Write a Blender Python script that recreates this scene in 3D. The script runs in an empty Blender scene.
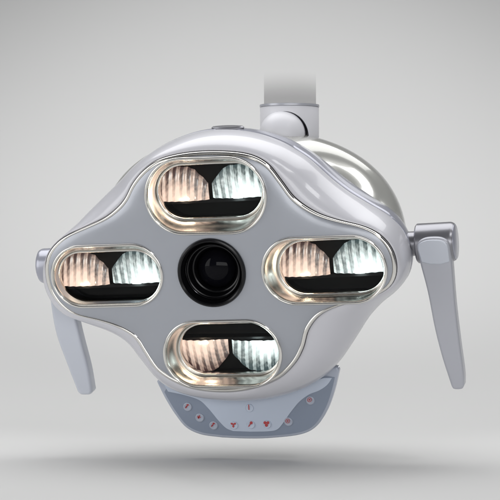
import bpy, bmesh, math
import numpy as np
from mathutils import Vector, Matrix

S = bpy.context.scene
COL = S.collection
R = math.radians

# ------------------------------------------------------------------ camera
CAM_Z = 0.218
DIST = 2.0
cd = bpy.data.cameras.new("camera"); cam = bpy.data.objects.new("camera", cd); COL.objects.link(cam)
cam.location = (0, -DIST, CAM_Z); cam.rotation_euler = (R(90), 0, 0)
cd.sensor_width = 36; cd.lens = 36 * DIST / 0.5
cd.clip_start = 0.05; cd.clip_end = 100
S.camera = cam

# ------------------------------------------------------------------ world, studio lamps
W = bpy.data.worlds.new("World"); S.world = W; W.use_nodes = True
bg = W.node_tree.nodes["Background"]
bg.inputs[0].default_value = (0.93, 0.95, 1.0, 1); bg.inputs[1].default_value = 0.10

def area(name, loc, target, sx, sy, power, col=(1, 1, 1), along=None):
    l = bpy.data.lights.new(name, 'AREA'); l.shape = 'RECTANGLE'; l.size = sx; l.size_y = sy
    l.energy = power; l.color = col
    o = bpy.data.objects.new(name, l); COL.objects.link(o); o.location = loc
    d = Vector(target) - Vector(loc)
    o.rotation_euler = d.to_track_quat('-Z', 'Y').to_euler()
    if along is not None:
        z = -d.normalized(); x = Vector(along); x = (x - z * x.dot(z)).normalized(); y = z.cross(x)
        o.rotation_euler = Matrix((x, y, z)).transposed().to_euler()
    return o
area("overhead_softbox", (0.0, 0.40, 1.7), (0.0, 0.15, 0), 2.6, 1.5, 36)
area("left_softbox", (-1.3, -0.55, 0.44), (0, 0, 0.25), 0.9, 0.8, 6.0)
area("right_softbox", (0.88, -1.22, 1.45), (0.115, 0.02, 0.28), 0.56, 0.28, 4.2, along=(.23, .33, .18))
area("front_softbox", (0.3, -2.9, 0.20), (0, 0, 0.22), 2.8, 1.1, 36)
sl = bpy.data.lights.new("backdrop_spot", 'SPOT'); sl.energy = 52; sl.spot_size = R(52); sl.spot_blend = 1.0; sl.shadow_soft_size = 0.1
so = bpy.data.objects.new("backdrop_spot", sl); COL.objects.link(so); so.location = (0.0, 0.75, 2.1)
for _s in (-1, 1):  # unseen fill spots, added to lighten the floor beside the lamp's shadow
    fl = bpy.data.lights.new("floor_fill_spot", 'SPOT'); fl.energy = 15; fl.spot_size = R(14); fl.spot_blend = 1.0; fl.shadow_soft_size = 0.08
    fo = bpy.data.objects.new("floor_fill_spot", fl); COL.objects.link(fo); fo.location = (0.02 + _s * 0.85, 1.25, 0.52)
    fo.rotation_euler = (Vector((0.01 + _s * 0.235, 0.12, 0.0)) - fo.location).to_track_quat('-Z', 'Y').to_euler()
so.rotation_euler = (Vector((0.05, 1.75, 0.27)) - so.location).to_track_quat('-Z', 'Y').to_euler()

S.view_settings.view_transform = 'Standard'; S.view_settings.look = 'None'
S.view_settings.exposure = -0.10; S.view_settings.gamma = 1
S.render.engine = 'CYCLES'
S.cycles.max_bounces = 10; S.cycles.transparent_max_bounces = 12
S.cycles.use_denoising = True
S.cycles.sample_clamp_indirect = 20

# ------------------------------------------------------------------ materials
def mat(name, col, rough=0.4, metal=0.0, coat=0.0, coat_rough=0.05, noise=0.0, nscale=60, spec=0.5, bump=0.0, bscale=900):
    m = bpy.data.materials.new(name); m.use_nodes = True
    nt = m.node_tree; b = nt.nodes["Principled BSDF"]
    b.inputs["Base Color"].default_value = (*col, 1)
    b.inputs["Roughness"].default_value = rough; b.inputs["Metallic"].default_value = metal
    b.inputs["Coat Weight"].default_value = coat; b.inputs["Coat Roughness"].default_value = coat_rough
    b.inputs["Specular IOR Level"].default_value = spec
    tc = nt.nodes.new("ShaderNodeTexCoord")
    if noise:
        n = nt.nodes.new("ShaderNodeTexNoise"); n.inputs["Scale"].default_value = nscale; n.inputs["Detail"].default_value = 5
        nt.links.new(tc.outputs["Object"], n.inputs["Vector"])
        r = nt.nodes.new("ShaderNodeMapRange")
        r.inputs[1].default_value = 0.3; r.inputs[2].default_value = 0.7
        r.inputs[3].default_value = max(0.0, rough - noise); r.inputs[4].default_value = rough + noise
        nt.links.new(n.outputs["Fac"], r.inputs[0]); nt.links.new(r.outputs[0], b.inputs["Roughness"])
    if bump:
        n2 = nt.nodes.new("ShaderNodeTexNoise"); n2.inputs["Scale"].default_value = bscale; n2.inputs["Detail"].default_value = 2
        nt.links.new(tc.outputs["Object"], n2.inputs["Vector"])
        bp = nt.nodes.new("ShaderNodeBump"); bp.inputs["Strength"].default_value = bump; bp.inputs["Distance"].default_value = 0.001
        nt.links.new(n2.outputs["Fac"], bp.inputs["Height"]); nt.links.new(bp.outputs[0], b.inputs["Normal"])
    return m

M = {}
M['plate'] = mat("silver_lavender_paint", (0.42, 0.44, 0.485), 0.36, 0.45, 0.4, 0.12, 0.04, 40, bump=0.03)
M['shell'] = mat("pale_lacquer", (0.66, 0.66, 0.705), 0.40, 0.08, 0.6, 0.07, 0.0, 30)
M['back'] = mat("pearl_lacquer", (0.53, 0.53, 0.50), 0.22, 0.3, 1.0, 0.03, 0.02, 30)
M['rim'] = mat("rim_lacquer", (0.42, 0.43, 0.50), 0.28, 0.3, 0.6, 0.06)
M['chrome'] = mat("bright_chrome", (0.86, 0.84, 0.80), 0.07, 1.0, noise=0.02, nscale=80)
M['satin'] = mat("satin_chrome", (0.80, 0.78, 0.74), 0.22, 1.0, noise=0.05, nscale=120)
M['black'] = mat("black_plastic", (0.004, 0.004, 0.005), 0.20, 0, 0.0, 0.05, spec=0.35)
M['matt_black'] = mat("matt_black", (0.004, 0.004, 0.005), 0.55, 0, spec=0.2)
M['seam'] = mat("dark_seam", (0.035, 0.037, 0.045), 0.5)
M['handle'] = mat("grey_handle_plastic", (0.50, 0.51, 0.56), 0.34, 0.2, 0.45, 0.15, 0.04, 50, bump=0.03)
M['handle_pale'] = mat("pale_handle_plastic", (0.60, 0.63, 0.70), 0.33, 0.1, 0.5, 0.12, 0.04, 50, bump=0.03)
M['drum'] = mat("dark_brushed_metal", (0.29, 0.29, 0.315), 0.30, 0.75, 0.2, 0.1, 0.02, 40)
M['panel'] = mat("blue_grey_membrane", (0.26, 0.305, 0.39), 0.36, 0, 0.4, 0.12, 0.03, 60)
M['panel_pale'] = mat("pale_blue_membrane", (0.58, 0.645, 0.76), 0.34, 0, 0.4, 0.12, 0.03, 60)
M['panel_edge'] = mat("panel_bezel_plastic", (0.48, 0.52, 0.61), 0.30, 0.1, 0.5, 0.08)
M['button'] = mat("button_plastic", (0.42, 0.46, 0.55), 0.33, 0, 0.4)
M['red'] = mat("red_print", (0.50, 0.07, 0.075), 0.45)
M['white'] = mat("white_lacquer", (0.80, 0.80, 0.84), 0.45, 0, 0.15, 0.2, 0.03, 30)

def glass_mat(name, tint=(1, 1, 1), refl=1.0, rough=0.02):
    m = bpy.data.materials.new(name); m.use_nodes = True
    nt = m.node_tree; nt.nodes.clear()
    out = nt.nodes.new("ShaderNodeOutputMaterial")
    t = nt.nodes.new("ShaderNodeBsdfTransparent"); t.inputs[0].default_value = (*tint, 1)
    g = nt.nodes.new("ShaderNodeBsdfGlossy"); g.inputs["Roughness"].default_value = rough
    f = nt.nodes.new("ShaderNodeFresnel"); f.inputs[0].default_value = 1.45
    mu = nt.nodes.new("ShaderNodeMath"); mu.operation = 'MULTIPLY'; mu.inputs[1].default_value = refl
    mx = nt.nodes.new("ShaderNodeMixShader")
    L = nt.links.new
    L(f.outputs[0], mu.inputs[0]); L(mu.outputs[0], mx.inputs[0]); L(t.outputs[0], mx.inputs[1]); L(g.outputs[0], mx.inputs[2]); L(mx.outputs[0], out.inputs[0])
    return m
M['pane'] = glass_mat("window_glass", (0.97, 0.98, 0.97), 0.18)

def lamp_mat(name, dark, light, hot, strength, seed):
    """lit ribbed reflector: light leaves the rib crests, less leaves the grooves"""
    m = bpy.data.materials.new(name); m.use_nodes = True
    nt = m.node_tree; b = nt.nodes["Principled BSDF"]; L = nt.links.new
    uv = nt.nodes.new("ShaderNodeUVMap"); uv.uv_map = "UVMap"
    sep = nt.nodes.new("ShaderNodeSeparateXYZ"); L(uv.outputs[0], sep.inputs[0])
    mp = nt.nodes.new("ShaderNodeMapping"); mp.inputs["Scale"].default_value = (9, 3, 1); mp.inputs["Location"].default_value = (seed, seed * .7, 0)
    L(uv.outputs[0], mp.inputs[0])
    nz = nt.nodes.new("ShaderNodeTexNoise"); nz.inputs["Scale"].default_value = 1.6; nz.inputs["Detail"].default_value = 3
    L(mp.outputs[0], nz.inputs["Vector"])
    def math_(op, a, bb, c=None):
        n = nt.nodes.new("ShaderNodeMath"); n.operation = op
        for i, v in enumerate((a, bb, c)):
            if v is None: continue
            if isinstance(v, (int, float)): n.inputs[i].default_value = v
            else: L(v, n.inputs[i])
        return n.outputs[0]
    # rib wave in u, slightly bent by v and by the noise
    ph = math_('ADD', math_('MULTIPLY', sep.outputs[0], 2 * math.pi * 7.0), math_('MULTIPLY_ADD', nz.outputs["Fac"], 0.8, math_('MULTIPLY', sep.outputs[1], 2.2)))
    rib = math_('MULTIPLY_ADD', math_('SINE', ph, 0), 0.5, 0.5)
    rib = math_('POWER', rib, 1.1)
    fall = math_('SUBTRACT', 1.0, math_('MULTIPLY', sep.outputs[1], 0.62))
    val = math_('MULTIPLY', math_('MULTIPLY_ADD', rib, 0.66, 0.30), fall)
    val = math_('ADD', val, math_('MULTIPLY', math_('SUBTRACT', nz.outputs["Fac"], 0.5), 0.55))
    fine = math_('MULTIPLY', math_('SINE', math_('MULTIPLY', ph, 3.0), 0), 0.07)
    cross = math_('MULTIPLY', math_('SINE', math_('MULTIPLY_ADD', sep.outputs[1], 34.0, math_('MULTIPLY', ph, 1.0)), 0), 0.035)
    sp_ = nt.nodes.new("ShaderNodeTexNoise"); sp_.inputs["Scale"].default_value = 9; sp_.inputs["Detail"].default_value = 4
    L(mp.outputs[0], sp_.inputs["Vector"])
    grain = math_('MULTIPLY', math_('SUBTRACT', sp_.outputs["Fac"], 0.5), 0.28)
    val = math_('ADD', math_('ADD', val, fine), math_('ADD', cross, grain))
    # hot zone low on the inner side of the cool lens, low middle on the warm one
    dx = math_('SUBTRACT', sep.outputs[0], hot[0]); dy = math_('SUBTRACT', sep.outputs[1], hot[1])
    d2 = math_('ADD', math_('MULTIPLY', math_('MULTIPLY', dx, dx), 16.0), math_('MULTIPLY', math_('MULTIPLY', dy, dy), 7.0))
    glow = math_('POWER', 2.718, math_('MULTIPLY', d2, -1.0))
    val = math_('ADD', val, math_('MULTIPLY', glow, hot[2]))
    cr = nt.nodes.new("ShaderNodeValToRGB"); L(val, cr.inputs[0])
    e = cr.color_ramp.elements
    e[0].position = 0.22; e[0].color = (*dark, 1); e[1].position = 1.0; e[1].color = (*light, 1)
    k = e.new(0.5); k.color = (*[(dark[i] * .5 + light[i] * .5) * 0.85 for i in range(3)], 1)
    L(cr.outputs[0], b.inputs["Emission Color"]); b.inputs["Emission Strength"].default_value = strength
    b.inputs["Base Color"].default_value = (0.25, 0.25, 0.25, 1); b.inputs["Roughness"].default_value = 0.2
    b.inputs["Metallic"].default_value = 0.6
    return m

# ------------------------------------------------------------------ frame of the lamp's face
YAW, PITCH = R(14), R(12.5)
cy, sy, cp, sp = math.cos(YAW), math.sin(YAW), math.cos(PITCH), math.sin(PITCH)
EW = Vector((sy * cp, cy * cp, sp)); EX = Vector((cy, -sy, 0)); EZ = EX.cross(EW)
CAM = Vector((0, -DIST, CAM_Z))
def ray(px, py):
    return Vector(((px - 250) / 1000, DIST, -(py - 250) / 1000))
ORG = CAM + ray(217, 272)
def to_world(x, d, z): return ORG + EX * x + EW * d + EZ * z
def loc(px, py, d):
    """face coordinates (x, z) of the photo's point on the plane d metres behind the face"""
    r = ray(px, py)
    t = (d - (CAM - ORG).dot(EW)) / r.dot(EW)
    p = CAM + r * t - ORG
    return np.array([p.dot(EX), p.dot(EZ)])
ROOT_LOC = Vector((ORG.x, 0.06, 0.0))

# ------------------------------------------------------------------ object helpers
def link(name, me, material, parent=None, smooth=35):
    o = bpy.data.objects.new(name, me); COL.objects.link(o)
    if material is not None: me.materials.append(material)
    if smooth is not None and len(me.polygons):
        me.polygons.foreach_set("use_smooth", [True] * len(me.polygons))
        try: me.set_sharp_from_angle(angle=R(smooth))
        except Exception: pass
    me.update()
    if parent is not None:
        o.parent = parent
        if parent is ROOT: o.location = -ROOT_LOC
    return o

ROOT = bpy.data.objects.new("dental_lamp", None); COL.objects.link(ROOT)
ROOT.location = ROOT_LOC
ROOT["label"] = "silver dental operating lamp with four lit oval windows and two side handles"
ROOT["category"] = "dental lamp"
ROOT.empty_display_size = 0.05

def mesh(name, verts, faces, fix=True):
    me = bpy.data.meshes.new(name); me.from_pydata([tuple(v) for v in verts], [], faces)
    if fix:
        bm = bmesh.new(); bm.from_mesh(me)
        bmesh.ops.remove_doubles(bm, verts=bm.verts, dist=1e-6)
        bmesh.ops.recalc_face_normals(bm, faces=bm.faces); bm.to_mesh(me); bm.free()
    me.update(); return me

def loft(rings, cap0=False, cap1=False, closed=False):
    """rings: list of lists of world points, all the same length"""
    n = len(rings[0]); V = [p for r in rings for p in r]; F = []
    k = len(rings)
    for i in range(k if closed else k - 1):
        a, b = i * n, ((i + 1) % k) * n
        for j in range(n):
            F.append((a + j, a + (j + 1) % n, b + (j + 1) % n, b + j))
    if cap0: F.append(tuple(range(n - 1, -1, -1)))
    if cap1: F.append(tuple(range((k - 1) * n, k * n)))
    return V, F

def spline(pts, n=1600):
    """closed Catmull-Rom through points (centripetal enough for evenly picked points)"""
    P = np.array(pts); k = len(P); out = []
    per = max(4, n // k)
    for i in range(k):
        p0, p1, p2, p3 = P[(i - 1) % k], P[i], P[(i + 1) % k], P[(i + 2) % k]
        for t in np.linspace(0, 1, per, endpoint=False):
            out.append(0.5 * ((2 * p1) + (-p0 + p2) * t + (2 * p0 - 5 * p1 + 4 * p2 - p3) * t ** 2 + (-p0 + 3 * p1 - 3 * p2 + p3) * t ** 3))
    return np.array(out)
NA = 288
ANG = np.linspace(0, 2 * np.pi, NA, endpoint=False)
def polar(curve, c=(0, 0), smooth=2):
    d = curve - np.array(c); a = np.mod(np.arctan2(d[:, 1], d[:, 0]), 2 * np.pi); r = np.hypot(d[:, 0], d[:, 1])
    i = np.argsort(a); a, r = a[i], r[i]
    a = np.concatenate([a - 2 * np.pi, a, a + 2 * np.pi]); r = np.concatenate([r, r, r])
    rr = np.interp(ANG, a, r)
    for _ in range(smooth): rr = (np.roll(rr, 1) + 2 * rr + np.roll(rr, -1)) / 4
    return rr
def ring(r, d, c=(0, 0), off=0.0):
    dd = d if np.ndim(d) else np.full(NA, d)
    return [to_world(c[0] + (r[i] + off) * math.cos(ANG[i]), dd[i], c[1] + (r[i] + off) * math.sin(ANG[i])) for i in range(NA)]

def boolean(o, cutters, op='DIFFERENCE'):
    for c in cutters:
        m = o.modifiers.new("b", 'BOOLEAN'); m.operation = op; m.object = c; m.solver = 'EXACT'
    dg = bpy.context.evaluated_depsgraph_get(); dg.update()
    me = bpy.data.meshes.new_from_object(o.evaluated_get(dg))
    o.modifiers.clear(); old = o.data; o.data = me; bpy.data.meshes.remove(old)
    for c in cutters:
        cm = c.data; bpy.data.objects.remove(c); bpy.data.meshes.remove(cm)
    me.polygons.foreach_set("use_smooth", [True] * len(me.polygons))
    me.set_sharp_from_angle(angle=R(35))

def lathe(profile, origin, axis, n=48, up=None, close0=True, close1=True):
    """profile: list of (radius, along)"""
    axis = Vector(axis).normalized(); u = axis.orthogonal().normalized(); v = axis.cross(u)
    rr = [[origin + axis * h + (u * math.cos(2 * math.pi * j / n) + v * math.sin(2 * math.pi * j / n)) * max(r, 1e-5) for j in range(n)] for r, h in profile]
    return loft(rr, close0, close1)

# ------------------------------------------------------------------ traced outlines
PLATE_PX = [(47, 269), (49, 257), (55, 247), (67, 237), (87, 228), (106, 219), (119, 209), (127, 199), (134, 185), (146, 171), (162, 161), (190, 155), (222, 154), (248, 157), (266, 166), (279, 182), (293, 200), (314, 214), (338, 222), (360, 227), (378, 236), (390, 251), (394, 268), (391, 282), (382, 291), (366, 298), (338, 305), (318, 314), (306, 329), (301, 347), (292, 363), (275, 378), (246, 388), (216, 390), (186, 385), (160, 371), (146, 352), (136, 337), (118, 326), (96, 319), (75, 314), (60, 303), (50.5, 288)]
SEAM_PX = [(46, 260), (50, 250), (59, 240), (86, 213), (118, 183), (140, 161), (162, 146), (190, 134), (218, 129.5), (250, 131.5), (278, 140), (297, 150), (314, 162), (331, 178), (348, 191), (365, 201), (382, 211), (398, 224), (408, 239), (412, 256), (410, 271), (401, 285), (387, 299), (373, 312), (362, 328), (351, 346), (338, 363), (318, 380), (290, 392), (260, 398), (228, 399), (195, 395), (170, 386), (155, 372), (141, 356), (127, 339), (106, 326.5), (79, 318), (62, 308), (51, 294), (46, 277)]
DC = 0.045
rA = polar(spline([loc(x, y, 0.002) for x, y in PLATE_PX]))
rC = polar(spline([loc(x, y, DC) for x, y in SEAM_PX]), smooth=8)
comp = -(np.cos(ANG) * 0.0109 + np.sin(ANG) * 0.0094)
dl = np.maximum(rC - rA, 0.005)
dl = np.where(comp > 0, np.sqrt(np.maximum(dl ** 2 - comp ** 2, 0.0048 ** 2)), dl)
for _ in range(8): dl = (np.roll(dl, 1) + 2 * dl + np.roll(dl, -1)) / 4
rC = rA + dl

# ------------------------------------------------------------------ face plate with its openings
def stadium(a, b, r, n=40):
    """outline of an oval with straight sides; a, b end centres; counter-clockwise"""
    a, b = np.array(a), np.array(b); ang = math.atan2(*(b - a)[::-1]); pts = []
    for i in range(n + 1):
        t = ang - math.pi / 2 + math.pi * i / n; pts.append(b + r * np.array([math.cos(t), math.sin(t)]))
    for k in (0.25, 0.5, 0.75): pts.append(pts[n] * (1 - k) + (a + r * np.array([math.cos(ang + math.pi / 2), math.sin(ang + math.pi / 2)])) * k)
    for i in range(n + 1):
        t = ang + math.pi / 2 + math.pi * i / n; pts.append(a + r * np.array([math.cos(t), math.sin(t)]))
    e, s = pts[-1], pts[0]
    for k in (0.25, 0.5, 0.75): pts.append(e * (1 - k) + s * k)
    return pts
def at(pts, d): return [to_world(p[0], d, p[1]) for p in pts]

WD = 0.020      # depth of the windows behind the face
BZ = [  # outer end centres and radius, inner end centres and radius (photo px), flipped?
    dict(o=((183, 196), (229, 195), 37.5), i=((185.5, 191), (237, 189), 28.2), flip=False),
    dict(o=((82.5, 276), (133, 274.5), 31), i=((84.5, 276.5), (136.8, 275), 27.2), flip=False),
    dict(o=((296, 270.5), (353, 269), 33), i=((307, 266.5), (359.3, 264.5), 28), flip=False),
    dict(o=((198, 354), (248, 353), 34), i=((206, 348), (256.5, 347), 27.4), flip=True),
]
for b in BZ:
    b['O'] = (loc(*b['o'][0], 0), loc(*b['o'][1], 0), b['o'][2] / 1000)
    b['I'] = (loc(*b['i'][0], WD), loc(*b['i'][1], WD), b['i'][2] / 1000)
LENS_C = loc(212.5, 272, 0); LENS_R = 0.0350

def bulge(x, z, th):
    return 0.0
fr = [0.0005, .06, .12, .2, .28, .36, .44, .52, .6, .68, .76, .84, .9, .94, .97, .985, .995, 1.0]
def pd(f):   # depth of the face: gently crowned, rolling back at its edge
    return -0.003 + 0.004 * f ** 4 + 0.001 * max(0, (f - 0.9) / 0.1) ** 3
rings = [ring((rA - 0.0015) * f, pd(f)) for f in fr]
back = [ring((rA - 0.0015) * f, 0.012) for f in reversed(fr)]
V, F = loft(rings + back, True, True)
plate = link("front_plate", mesh("front_plate", V, F), M['plate'], ROOT)
cut = []
for b in BZ:
    st = stadium(*b['O'][:2], b['O'][2] - 0.0012)
    V, F = loft([at(st, -0.03), at(st, 0.05)], True, True)
    c = link("cut", mesh("cut", V, F), None, None, None); c.parent = ROOT; c.location = -ROOT_LOC; cut.append(c)
circ = [LENS_C + (LENS_R - 0.0008) * np.array([math.cos(t), math.sin(t)]) for t in np.linspace(0, 2 * np.pi, 72, endpoint=False)]
V, F = loft([at(circ, -0.03), at(circ, 0.05)], True, True)
c = link("cut", mesh("cut", V, F), None, None, None); c.parent = ROOT; c.location = -ROOT_LOC; cut.append(c)
boolean(plate, cut)

# bright lip all round the plate, with a dark groove against the plate
def tube_ring(r, d, off, rad, k=10):
    rr = []
    for j in range(k):
        t = 2 * math.pi * j / k
        rr.append(ring(r, d + rad * math.sin(t), off=off + rad * math.cos(t)))
    return loft(rr, closed=True)
V, F = tube_ring(rA, 0.0035, 0.0003, 0.0022)
link("edge_trim", mesh("edge_trim", V, F), M['chrome'], ROOT, 60)
rr = [ring(rA, 0.0052, off=-0.004), ring(rA, 0.0052, off=0.006)]
V, F = loft([ring(rA, 0.0066, off=0.0005), ring(rA, 0.0056, off=0.0022), ring(rA, 0.012, off=0.0022), ring(rA, 0.012, off=0.0005)], closed=True)
link("seal_strip", mesh("seal_strip", V, F), M['seam'], ROOT, 60)

# ------------------------------------------------------------------ front shell: sweeps from the plate's edge back to the seam
rows = []
NS = 22
for k in range(NS + 1):
    s = k / NS; th = s * math.pi / 2
    w = math.sin(th) ** 1.05
    dd = 0.0045 + (DC - 0.0045) * (1 - math.cos(th)) ** 1.0
    rows.append(ring(rA + 0.0036 + (rC - rA - 0.0036) * w, dd))
rows = [ring(rA, 0.014, off=0.0024), ring(rA, 0.0065, off=0.0025), ring(rA, 0.0050, off=0.0028)] + rows
rows += [ring(rC, DC + 0.0014, off=-0.0006), ring(rC, DC + 0.0018, off=-0.002), ring(rC, DC + 0.0018, off=-0.009)]
V, F = loft(rows)
link("front_shell", mesh("front_shell", V, F), M['shell'], ROOT, 50)
V, F = loft([ring(rC, DC + 0.0012, off=-0.0016), ring(rC, DC + 0.0050, off=-0.0016), ring(rC, DC + 0.0050, off=-0.009), ring(rC, DC + 0.0012, off=-0.009)], closed=True)
link("seam_gasket", mesh("seam_gasket", V, F), M['seam'], ROOT, 30)

# ------------------------------------------------------------------ rear: rim strip and rounded back shell
D1 = 0.092
ce = loc(251, 250, D1); ae, ne = 0.164, 2.3
rE = np.array([1.0 / ((abs(math.cos(t)) / ae) ** (ne if math.sin(t) > 0 else 1.75) + (abs(math.sin(t)) / (0.124 if math.sin(t) > 0 else 0.100)) ** (ne if math.sin(t) > 0 else 1.75)) ** (1 / (ne if math.sin(t) > 0 else 1.75)) for t in ANG])
ell = np.array([ce + rE[i] * np.array([math.cos(ANG[i]), math.sin(ANG[i])]) for i in range(NA)])
def idx_ring(pts, d): return [to_world(p[0], d, p[1]) for p in pts]
Cp = np.array([[rC[i] * math.cos(ANG[i]), rC[i] * math.sin(ANG[i])] for i in range(NA)])
Ep = polar(ell, (0, 0)); Epts = np.array([[Ep[i] * math.cos(ANG[i]), Ep[i] * math.sin(ANG[i])] for i in range(NA)])
def sc(pts, k): return pts * k
def blend(w, k=1.0): return (Cp * (1 - w) + Epts * w) * k
V, F = loft([idx_ring(blend(0, .97), DC + .0040), idx_ring(blend(0, .992), DC + .0042), idx_ring(blend(0, .999), DC + .0052), idx_ring(blend(.02, 1.001), DC + .010), idx_ring(blend(.08, 1.0), DC + .018), idx_ring(blend(.14, .998), DC + .0245), idx_ring(blend(.15, .992), DC + .0258), idx_ring(blend(.15, .96), DC + .0258)])
link("back_rim", mesh("back_rim", V, F), M['rim'], ROOT, 40)
rows = []
def smooth01(x): x = min(1, max(0, x)); return x * x * (3 - 2 * x)
DR = DC + .0255
for k in range(9):
    s = k / 8; w = 0.15 + .85 * (1 - (1 - s) ** 2)
    rows.append(idx_ring(blend(w, 0.984 + 0.016 * s), DR + (D1 - DR) * s))
DL = 0.125
cE = Epts.mean(axis=0)
for k in range(1, 25):
    th = k / 24 * math.pi / 2
    q = max(0.004, math.cos(th) ** 0.9)
    rows.append(idx_ring(cE + (Epts - cE) * q, D1 + DL * math.sin(th)))
V, F = loft(rows, False, True)
link("back_shell", mesh("back_shell", V, F), M['back'], ROOT, 60)

# small dark catch on the shell's top
p = loc(228, 130.5, 0.055); cpt = to_world(p[0], 0.055, p[1])
st = []
axd = EZ
verts_r = []
for (rx, ry, h) in ((.017, .007, -.006), (.017, .007, .0032), (.0155, .006, .0044), (.009, .003, .0050)):
    verts_r.append([cpt + EX * rx * math.cos(t) + EW * ry * math.sin(t) + axd * h for t in np.linspace(0, 2 * math.pi, 40, endpoint=False)])
V, F = loft(verts_r, True, True)
link("release_catch", mesh("release_catch", V, F), M['drum'], ROOT)

# ------------------------------------------------------------------ bezels, windows, lit reflectors
WARM = lamp_mat("warm_lit_ribs", (0.05, 0.02, 0.018), (1.0, 0.70, 0.56), (0.55, 0.10, 0.7), 1.12, 1.3)
COOL = lamp_mat("cool_lit_ribs", (0.04, 0.065, 0.07), (0.88, 1.0, 1.0), (0.68, 0.15, 1.0), 1.25, 4.7)
def bulb_mat(name, col, strength):
    m = bpy.data.materials.new(name); m.use_nodes = True
    b = m.node_tree.nodes["Principled BSDF"]; b.inputs["Emission Color"].default_value = (*col, 1); b.inputs["Emission Strength"].default_value = strength
    return m
WB = bulb_mat("warm_bulb", (1.0, 0.78, 0.56), 34); CB = bulb_mat("cool_bulb", (0.85, 1.0, 1.0), 30)
def reflector_mesh(cx, cz, ux, uz, poly_top, x0, x1, zb, d0, flip, mirror):
    NX, NZ = 84, 18; V = []; UV = []; F = []
    xs = np.linspace(x0, x1, NX)
    px_, pz_ = zip(*poly_top)
    for i, x in enumerate(xs):
        u = i / (NX - 1); zt = np.interp(x, px_, pz_)
        for j in range(NZ):
            v = j / (NZ - 1); z = zb + (zt - zb) * v
            xx = x
            xx, z = xx * 1.06, z * 1.07
            dome = math.sqrt(max(0, 1 - (2 * u - 1) ** 2 * .92)) * math.sqrt(max(0, 1 - (v * .96) ** 2.4))
            d = d0 - 0.009 * dome + 0.0009 * math.cos(2 * math.pi * 7 * u + 2.2 * v)
            s = -1 if flip else 1; m = -1 if mirror else 1
            X = m * xx; Z = s * z
            p = np.array([cx, cz]) + np.array(ux) * X + np.array(uz) * Z
            V.append(to_world(p[0], d, p[1])); UV.append((u if not mirror else u, v))
    for i in range(NX - 1):
        for j in range(NZ - 1):
            F.append((i * NZ + j, (i + 1) * NZ + j, (i + 1) * NZ + j + 1, i * NZ + j + 1))
    me = mesh("reflector", V, F, False)
    ul = me.uv_layers.new(name="UVMap")
    for l in me.loops: ul.data[l.index].uv = UV[l.vertex_index]
    return me
TOP = [(0.000, 0.007), (0.003, 0.011), (0.012, 0.0205), (0.018, 0.0235), (0.034, 0.0245), (0.045, 0.020), (0.053, 0.010), (0.056, 0.002)]
for b in BZ:
    Oa, Ob, Or = b['O']; Ia, Ib, Ir = b['I']
    def mix(t, grow, d):
        return at(stadium(Oa * (1 - t) + Ia * t, Ob * (1 - t) + Ib * t, Or * (1 - t) + Ir * t + grow), d)
    e = -0.0022
    rr = [mix(0, .0010, .006), mix(0, .0018, .000), mix(0, .0016, e - .0012), mix(0, .0007, e - .0019), mix(0, -.0008, e - .0016), mix(0, -.0018, e - .0002), mix(.06, -.0016, .000),
          mix(.35, -.0014, .005), mix(.7, -.0005, .0105), mix(.95, .0010, .0150), mix(1, .0012, .0158),
          mix(1, .0006, .0150), mix(1, -.0004, .0149), mix(1, -.0012, .0158), mix(1, -.0014, .0175), mix(1, -.0008, .024)]
    V, F = loft(rr)
    bz = link("lamp_bezel", mesh("lamp_bezel", V, F), M['satin'], ROOT, 40)
    # bright lips
    def lip(t, grow, d, rad):
        k = 8; out = []
        for j in range(k):
            a = 2 * math.pi * j / k; out.append(mix(t, grow + rad * math.cos(a), d + rad * math.sin(a)))
        return loft(out, closed=True)
    V, F = lip(0, .0006, e - .0012, .0013); link("rim_ring", mesh("rim_ring", V, F), M['chrome'], bz, 60)
    V, F = lip(1, -.0002, .0152, .0011); link("window_ring", mesh("window_ring", V, F), M['chrome'], bz, 60)
    # dark chamber behind the window
    V, F = loft([mix(1, .0005, .0205), mix(1, .002, .022), mix(1, .003, .050)], False, True)
    link("chamber", mesh("chamber", V, F), M['matt_black'], bz, 30)
    # two ribbed reflectors, warm and cool
    c = (Ia + Ib) / 2; ux = (Ib - Ia) / np.linalg.norm(Ib - Ia); uz = np.array([-ux[1], ux[0]])
    c2 = c + np.array([-0.0045, -0.003])       # deeper things seen a little further along the depth axis
    warm = reflector_mesh(c2[0] - .002, c2[1], ux, uz, TOP, 0.0, 0.050, -0.0085, .036, b['flip'], True)
    link("warm_reflector", warm, WARM, bz, 180)
    cool = reflector_mesh(c2[0] + .002, c2[1], ux, uz, TOP, 0.0, 0.052, -0.0070, .036, b['flip'], False)
    link("cool_reflector", cool, COOL, bz, 180)
    for mm, m_, x_ in ((-1, WB, -.026), (1, CB, .030)):
        pz = c2 + ux * x_ + uz * (-.0066 * (-1 if b['flip'] else 1))
        o3 = to_world(pz[0], .0262, pz[1])
        ex3 = EX * ux[0] + EZ * ux[1]
        V, F = lathe([(.0002, -.0052), (.0007, -.0049), (.0010, -.0040), (.0010, .0040), (.0007, .0049), (.0002, .0052)], o3, ex3, 14)
        link("bulb", mesh("bulb", V, F), m_, bz, 60)
    # ledge in front of the foot of the reflectors
    s = -1 if b['flip'] else 1
    def q(x, z, d): p2 = c2 + ux * x + uz * z * s; return to_world(p2[0], d, p2[1])
    V, F = loft([[q(-.056, -.0095, .030), q(.056, -.0085, .030), q(.056, -.0085, .044), q(-.056, -.0095, .044)], [q(-.056, -.012, .029), q(.056, -.011, .029), q(.056, -.011, .044), q(-.056, -.012, .044)]], True, True)
    link("chamber_ledge", mesh("chamber_ledge", V, F), M['matt_black'], bz, 30)
    V, F = loft([mix(1, -.0004, .0170), mix(1, -.0004, .0182)], True, True)
    link("window_glass", mesh("window_glass", V, F), M['pane'], bz, 30)

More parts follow.
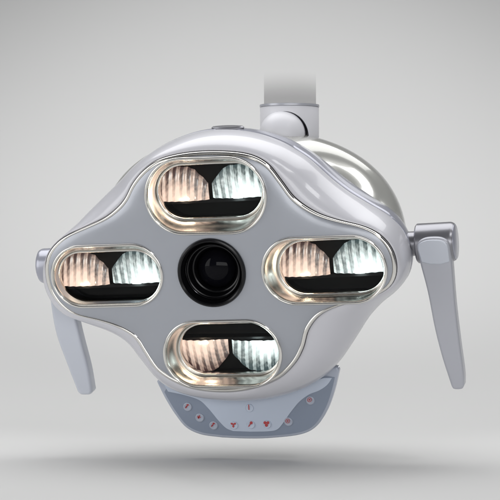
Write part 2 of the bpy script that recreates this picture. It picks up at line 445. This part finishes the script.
# ------------------------------------------------------------------ lens in the middle
lo = to_world(LENS_C[0], 0, LENS_C[1])
prof = [(LENS_R + .0002, .006), (LENS_R + .0002, -.0045), (LENS_R - .0006, -.0062), (LENS_R - .0020, -.0066), (LENS_R - .0034, -.0056), (.0302, -.001), (.0292, .0035), (.0280, .0040), (.0272, .0030), (.0262, .0034), (.0255, .006), (.0240, .0125), (.0228, .0130), (.0222, .0122), (.0214, .0135), (.0206, .0190), (.0180, .0205), (.0174, .020), (.0166, .0215), (.0160, .030), (.0001, .030)]
V, F = lathe(prof, lo, EW, 72, close0=False)
lens = link("camera_lens", mesh("camera_lens", V, F), M['black'], ROOT, 30)
prof = [(.0205, .0195)] + [(.0205 * math.sin(t), .0195 - .0130 * math.cos(t) ** 1.1 if t < math.pi / 2 else .0195) for t in np.linspace(math.pi / 2 - .02, 0.001, 14)]
V, F = lathe(prof, lo, EW, 64, close0=False)
M['lens'] = mat("dark_lens_glass", (0.004, 0.004, 0.006), 0.04, 0, 0.0, 0.02, spec=0.10)
link("lens_glass", mesh("lens_glass", V, F), M['lens'], lens, 60)
prof = [(.0288, .0045), (.0292, .0028), (.0284, .0018), (.0276, .0026), (.0274, .0045)]
V, F = lathe(prof, lo, EW, 72, close0=False, close1=False)
link("lens_ring", mesh("lens_ring", V, F), mat('dark_lens_metal', (.10, .10, .11), .16, 1.0), lens, 60)

# ------------------------------------------------------------------ handles
def poly_block(pts_front, d0, d1, bev, name, material, parent, seg=3, dfun=None):
    """outline (face x,z) given depth d0..d1, all edges rounded"""
    n = len(pts_front)
    f = lambda p, d: to_world(p[0], d + (dfun(p) if dfun else 0), p[1])
    V = [f(p, d0) for p in pts_front] + [f(p, d1) for p in pts_front]
    F = [tuple(range(n)), tuple(range(2 * n - 1, n - 1, -1))] + [(i, (i + 1) % n, n + (i + 1) % n, n + i) for i in range(n)]
    me = mesh(name, V, F)
    bm = bmesh.new(); bm.from_mesh(me)
    big = [e for e in bm.edges if len(e.link_faces) == 2 and e.calc_face_angle(0) > R(50)]
    bmesh.ops.bevel(bm, geom=big, offset=bev, segments=seg, affect='EDGES', profile=0.5, clamp_overlap=True)
    bm.to_mesh(me); bm.free()
    o = link(name, me, material, parent, 40)
    w = o.modifiers.new('weighted', 'WEIGHTED_NORMAL'); w.keep_sharp = True; w.weight = 100
    return o

def curve_open(pts, per=8):
    P = [np.array(p, float) for p in pts]; P = [2 * P[0] - P[1]] + P + [2 * P[-1] - P[-2]]; out = []
    for i in range(1, len(P) - 2):
        p0, p1, p2, p3 = P[i - 1:i + 3]
        for t in np.linspace(0, 1, per, endpoint=False):
            out.append(0.5 * ((2 * p1) + (-p0 + p2) * t + (2 * p0 - 5 * p1 + 4 * p2 - p3) * t ** 2 + (-p0 + 3 * p1 - 3 * p2 + p3) * t ** 3))
    out.append(P[-2]); return out

HD = 0.062
def drum(px0, px1, py0, py1, rad, name_parent, out_sign):
    a = loc(px0, py0, HD); b_ = loc(px1, py1, HD)
    A, B = to_world(a[0], HD, a[1]), to_world(b_[0], HD, b_[1])
    ax = (B - A).normalized(); Ln = (B - A).length
    prof = [(rad * .62, -.012), (rad * .62, 0), (rad * .93, .0), (rad, .0015), (rad, Ln - .004), (rad * .985, Ln - .002), (rad * .93, Ln)]
    return A, ax, Ln, lathe(prof, A, ax, 56)

# right
A, ax, Ln, (V, F) = drum(417, 455, 243.5, 241.5, .0200, ROOT, 1)
bl = curve_open([(416, 247), (420, 264), (427.5, 293), (434.3, 328), (442, 358), (451, 386)])
br = curve_open([(464, 386), (463.5, 373), (459.5, 343), (455, 305), (452, 267), (449.5, 247)])
tip = curve_open([(451, 386), (453, 389.2), (457.5, 390), (462, 389.2), (464, 386)], 4)[1:-1]
top = curve_open([(449.5, 247), (448, 241.5), (442.5, 238.3), (435, 237.4), (425, 238.2), (418.5, 241.5), (416, 247)], 4)[1:-1]
HF = HD - .0225
pts = [loc(x, y, HF) for x, y in [tuple(p) for p in bl] + [tuple(p) for p in tip] + [tuple(p) for p in br] + [tuple(p) for p in top]]
hr = poly_block(pts, HF, HF + .017, .0035, "side_handle", M['handle'], ROOT)
sad = curve_open([(417.6, 250), (418.4, 244.5), (425, 240.8), (435, 240), (442, 241), (447, 244.5), (448.2, 250), (449.6, 262)], 4)
sad = [tuple(p) for p in sad] + [(441, 264.5), (430, 264.5), (421.3, 262.5)]
poly_block([loc(x, y, HF - .0016) for x, y in sad], HF - .0016, HF + .006, .0014, "handle_saddle", M['handle_pale'], hr)
hr["label"] = "grey lever handle hanging from the dark round pivot"
dr = link("handle_pivot", mesh("handle_pivot", V, F), M['drum'], hr, 35)
V, F = lathe([(.0178, -.001), (.0178, .0008), (.0168, .0014), (.001, .0018)], A + ax * Ln, ax, 56)
link("pivot_cap", mesh("pivot_cap", V, F), M['rim'], hr, 35)
# left
A, ax, Ln, (V, F) = drum(64, 41.5, 265, 266, .0185, ROOT, -1)
bl = curve_open([(46, 270), (48.5, 292), (55, 332), (67, 366), (77, 392)])
br = curve_open([(92, 392), (88, 369), (81, 342), (76, 320), (72, 296), (70, 270)])
pts = [loc(x, y, HF) for x, y in [tuple(p) for p in bl] + [(79.5, 395.5), (90, 395.5)] + [tuple(p) for p in br] + [(66, 264), (52, 264)]]
HL = HF + .012
pts = [loc(x, y, HL) for x, y in [tuple(p) for p in bl] + [(79.5, 395.5), (90, 395.5)] + [tuple(p) for p in br] + [(66, 264), (52, 264)]]
hl = poly_block(pts, HL, HL + .017, .0035, "side_handle", M['handle_pale'], ROOT)
hl["label"] = "pale lever handle partly hidden behind the housing"
link("handle_pivot", mesh("handle_pivot", V, F), M['rim'], hl, 35)  # same metal as right pivot; light falling on it put into this paler colour
V, F = lathe([(.0155, -.001), (.0155, .0008), (.0145, .0014), (.001, .0018)], A + ax * Ln, ax, 56)
link("pivot_cap", mesh("pivot_cap", V, F), M['rim'], hl, 35)

# ------------------------------------------------------------------ control panel with its keys
PD = 0.052
side_l = curve_open([(156, 381), (165, 399), (175, 415), (186, 428), (201, 435), (222, 438)], 6)
side_r = curve_open([(222, 438), (246, 439), (270, 438.5), (300, 435), (316, 427), (327, 411), (334, 392), (339, 371)], 6)[1:]
topc = [(337.5, 367), (333, 367), (315, 374), (290, 376), (260, 378), (230, 378), (200, 378), (170, 378)]
out_px = [tuple(p) for p in side_l] + [tuple(p) for p in side_r] + topc
pts = [loc(x, y, PD) for x, y in out_px]
cpn = poly_block(pts, PD, PD + .010, .0022, "control_panel", M['panel_edge'], ROOT, 4)
def inset(px, k):
    c = np.array([248.0, 400.0]); res = []
    n = len(px); P = np.array(px)
    for i in range(n):
        t = P[(i + 1) % n] - P[i - 1]; t = t / (np.linalg.norm(t) + 1e-9)
        nn = np.array([t[1], -t[0]])
        if np.dot(nn, c - P[i]) < 0: nn = -nn
        res.append(tuple(P[i] + nn * k))
    return res
def sheet(px, d, th, name, material, parent, bev=0):
    pts = [loc(x, y, d) for x, y in px]
    n = len(pts)
    V = [to_world(p[0], d, p[1]) for p in pts] + [to_world(p[0], d + th, p[1]) for p in pts]
    F = [tuple(range(n)), tuple(range(2 * n - 1, n - 1, -1))] + [(i, (i + 1) % n, n + (i + 1) % n, n + i) for i in range(n)]
    return link(name, mesh(name, V, F), material, parent, 30)
low = [tuple(p) for p in side_l] + [tuple(p) for p in side_r]
ins = inset(low + topc, 2.8)[:len(low)]
ins = [p for p in ins if p[0] > 200 and p[1] > 374 or p[1] > 390]
sheet(ins + [(326, 376), (300, 384), (260, 386), (220, 386), (180, 386), (167, 387.5)], PD - .0006, .0012, "key_overlay", M['panel'], cpn)
pale = curve_open([(168, 391.5), (184, 395), (199, 400), (208, 408), (218, 420), (226, 428), (233, 431)], 6) + curve_open([(250, 431.7), (268, 431.3), (277, 429.5), (283, 423), (290, 413), (299, 402), (309, 394.5), (319, 390.5), (327, 385), (332, 378)], 6)
pale = [tuple(p) for p in pale] + [(324, 378), (300, 385), (260, 387), (220, 387), (180, 386), (164, 384.5)]
sheet(pale, PD - .0013, .0012, "pale_overlay", M['panel_pale'], cpn)

def pcirc(px, py, r, n=28, sy_=1.0): return [(px + r * math.cos(2 * math.pi * i / n), py + r * sy_ * math.sin(2 * math.pi * i / n)) for i in range(n)]
def glyph(polys, parent, d, name="red_symbol"):
    V = []; F = []
    for px in polys:
        o = len(V); V += [to_world(*(lambda q: (q[0], d, q[1]))(loc(x, y, d))) for x, y in px]
        F.append(tuple(range(o, len(V))))
    return link(name, mesh(name, V, F, True), M['red'], parent, None)
def rot(px, c, a):
    ca, sa = math.cos(a), math.sin(a)
    return [(c[0] + (x - c[0]) * ca - (y - c[1]) * sa, c[1] + (x - c[0]) * sa + (y - c[1]) * ca) for x, y in px]
def bar(cx, cy, w, h, a=0): return rot([(cx - w / 2, cy - h / 2), (cx + w / 2, cy - h / 2), (cx + w / 2, cy + h / 2), (cx - w / 2, cy + h / 2)], (cx, cy), a)
def annulus(cx, cy, r0, r1, n=24):
    out = []
    for i in range(n):
        a, b2 = 2 * math.pi * i / n, 2 * math.pi * (i + 1) / n
        out.append([(cx + r0 * math.cos(a), cy + r0 * math.sin(a)), (cx + r1 * math.cos(a), cy + r1 * math.sin(a)), (cx + r1 * math.cos(b2), cy + r1 * math.sin(b2)), (cx + r0 * math.cos(b2), cy + r0 * math.sin(b2))])
    return out
def sector(cx, cy, r0, r1, a0, a1, n=8):
    return [(cx + r1 * math.cos(a0 + (a1 - a0) * i / n), cy + r1 * math.sin(a0 + (a1 - a0) * i / n)) for i in range(n + 1)] + [(cx + r0 * math.cos(a1 - (a1 - a0) * i / n), cy + r0 * math.sin(a1 - (a1 - a0) * i / n)) for i in range(n + 1)]
KEYS = [(186.8, 406.2, 'slash'), (199, 417, 'plus'), (212.8, 424.8, 'slash'), (248.8, 407.3, 'bar'), (233.3, 424.6, 'fan'), (250.2, 424.0, 'brush'), (266.4, 423.6, 'trefoil'), (287.6, 421, 'ring'), (309.4, 399.8, 'ring')]
for kx, ky, kind in KEYS:
    dark = kind in ('slash', 'plus', 'ring')
    d = PD - (.0006 if dark else .0013)
    q = loc(kx + .8, ky + .6, d); o3 = to_world(q[0], d, q[1])
    rb = .0048 if dark else .0044
    V, F = lathe([(rb, .0005), (rb, -.0004), (rb * .9, -.0011), (rb * .72, -.0012), (rb * .6, -.0009), (.0002, -.0008)], o3, EW, 32)
    key = link("panel_key", mesh("panel_key", V, F), M['panel_pale'] if not dark else M['button'], cpn, 50)
    key["label"] = {'slash': "round grey key with a red slash symbol", 'plus': "round grey key with a small red cross symbol", 'bar': "pale key with a red upright bar", 'fan': "pale key with a red three-bladed symbol", 'brush': "pale key with a red slanted brush symbol", 'trefoil': "pale key with a red trefoil symbol", 'ring': "round grey key with a red ring and dot"}[kind]
    g = d - .00128
    if kind == 'slash': P = [bar(kx, ky, 1.5, 6.4, .6), bar(kx + 1.3, ky - 1.7, 3.4, 1.2, .2), bar(kx - .7, ky + .9, 2.6, 1.0, -.3)]
    elif kind == 'plus': P = [bar(kx, ky, 1.3, 5.0, .3), bar(kx, ky, 4.6, 1.3, .3), bar(kx - 1, ky + .8, 1.6, 1.6, .7)]
    elif kind == 'bar': P = [bar(kx, ky, 1.3, 7.0, -.06)]
    elif kind == 'fan': P = [rot([(kx - .5, ky), (kx - 1.5, ky - 2.4), (kx, ky - 4.4), (kx + 1.5, ky - 2.4), (kx + .5, ky)], (kx, ky), a) for a in (math.pi, math.pi / 3, -math.pi / 3)]
    elif kind == 'brush': P = [bar(kx - .9, ky + 1.6, 1.3, 4.6, .6), pcirc(kx + 1.3, ky - 1.5, 2.0, 14)]
    elif kind == 'trefoil': P = [pcirc(kx + 2.25 * math.cos(a), ky + 2.25 * math.sin(a), 2.0, 18) for a in (math.pi / 2, math.pi * 7 / 6, -math.pi / 6)]
    else: P = annulus(kx, ky, 2.3, 3.0) + [pcirc(kx, ky, 1.1, 16)]
    P = [[(kx + (x - kx) * .76, ky + (y - ky) * .76) for x, y in pp] for pp in P]
    glyph(P, key, g)

# ------------------------------------------------------------------ neck: fork, white knuckle, pole that fades out upward
def wpt(px, py, Y):
    r = ray(px, py); t = (Y + DIST) / r.y; return CAM + r * t
NY = 0.085
pole_c = wpt(289.5, 120, NY); k1 = (NY + DIST) / DIST / 1000
def wz(py): return wpt(250, py, NY).z
rad = 29.5 * k1
# fork: a cup with an arched opening towards the viewer
prof = [(rad * .90, 0), (rad * .97, .0005), (rad, .002), (rad, wz(107.5) - wz(150) - .001), (rad * .985, wz(107.5) - wz(150)), (rad * .90, wz(107.5) - wz(150)), ]
base = Vector((pole_c.x, NY, wz(150)))
V, F = lathe(prof, base, (0, 0, 1), 72)
fork = link("pole_fork", mesh("pole_fork", V, F), M['white'], ROOT, 35)
# arched cutter
ac = wpt(284, 136, NY - .03); ar = 24.5 * k1
arch = [ac + Vector((ar * math.cos(t), 0, ar * math.sin(t))) for t in np.linspace(0, math.pi, 40)] + [ac + Vector((-ar, 0, -.06)), ac + Vector((ar, 0, -.06))]
V, F = loft([[p + Vector((0, -.05, 0)) for p in arch], [p + Vector((0, .055, 0)) for p in arch]], True, True)
c = link("cut", mesh("cut", V, F), None, None, None); c.parent = ROOT; c.location = -ROOT_LOC
boolean(fork, [c])
# knuckle
kc = wpt(282.5, 134, NY - .018); kr = 22.5 * k1
prof = [(max(.0003, kr * math.sin(t) ** .9), -.006 - .022 * math.cos(t)) for t in np.linspace(.0, math.pi / 2, 20)] + [(kr, .028), (kr * .96, .030)]
V, F = lathe(prof, kc, (0.10, 1, 0.0), 64)
link("neck_knuckle", mesh("neck_knuckle", V, F), M['white'], ROOT, 60)
# seam collar
cz = wz(106.3)
V, F = lathe([(rad * .9, -.0010), (rad * 1.01, -.0010), (rad * 1.015, 0), (rad * 1.01, .0014), (rad * .9, .0016)], Vector((pole_c.x, NY, cz)), (0, 0, 1), 72)
link("pole_collar", mesh("pole_collar", V, F), M['handle'], ROOT, 35)
# pole: grey tube whose upper end melts away
m = mat("fading_pole", (0.085, 0.075, 0.083), 0.9, 0.0, 0.0, 0.3, spec=0.05)
nt = m.node_tree; b0 = nt.nodes["Principled BSDF"]
tc = nt.nodes.new("ShaderNodeTexCoord"); se = nt.nodes.new("ShaderNodeSeparateXYZ"); mr = nt.nodes.new("ShaderNodeMapRange")
mr.interpolation_type = 'SMOOTHSTEP'
mr.inputs[1].default_value = wz(102); mr.inputs[2].default_value = wz(71); mr.inputs[3].default_value = 0.49; mr.inputs[4].default_value = 0
nt.links.new(tc.outputs["Object"], se.inputs[0]); nt.links.new(se.outputs[2], mr.inputs[0]); ge = nt.nodes.new("ShaderNodeNewGeometry"); mb = nt.nodes.new("ShaderNodeMath"); mb.operation = 'SUBTRACT'; mb.use_clamp = True
nt.links.new(mr.outputs[0], mb.inputs[0]); nt.links.new(ge.outputs["Backfacing"], mb.inputs[1]); nt.links.new(mb.outputs[0], b0.inputs["Alpha"])
prad = 26.0 * k1
V, F = lathe([(prad, 0), (prad, wz(70) - cz)], Vector((pole_c.x + .0005, NY, cz)), (0, 0, 1), 64, close0=False, close1=False)
link("ceiling_pole", mesh("ceiling_pole", V, F), m, ROOT, 60)

# ------------------------------------------------------------------ backdrop: one sheet, floor sweeping up into wall
prof = [(-4.5, 0.0), (0.3, 0.0)]
rad_c = 2.0; yc = 0.5
for t in np.linspace(0, math.pi / 2, 40): prof.append((yc + rad_c * math.sin(t), rad_c * (1 - math.cos(t))))
prof += [(yc + rad_c, 2.2), (yc + rad_c, 3.2)]
xs = (-3.5, -1.5, 0, 1.5, 3.5)
V = [(x, y, z) for x in xs for y, z in prof]; n = len(prof)
F = [(i * n + j, (i + 1) * n + j, (i + 1) * n + j + 1, i * n + j + 1) for i in range(len(xs) - 1) for j in range(n - 1)]
M['paper'] = mat("grey_paper", (0.64, 0.64, 0.635), 0.85, 0, spec=0.15, noise=0.03, nscale=8)
bd = link("backdrop", mesh("backdrop", V, F), M['paper'], None, 60)
bd["kind"] = "structure"; bd["label"] = "seamless pale grey studio backdrop sweeping up behind the lamp"; bd["category"] = "backdrop"
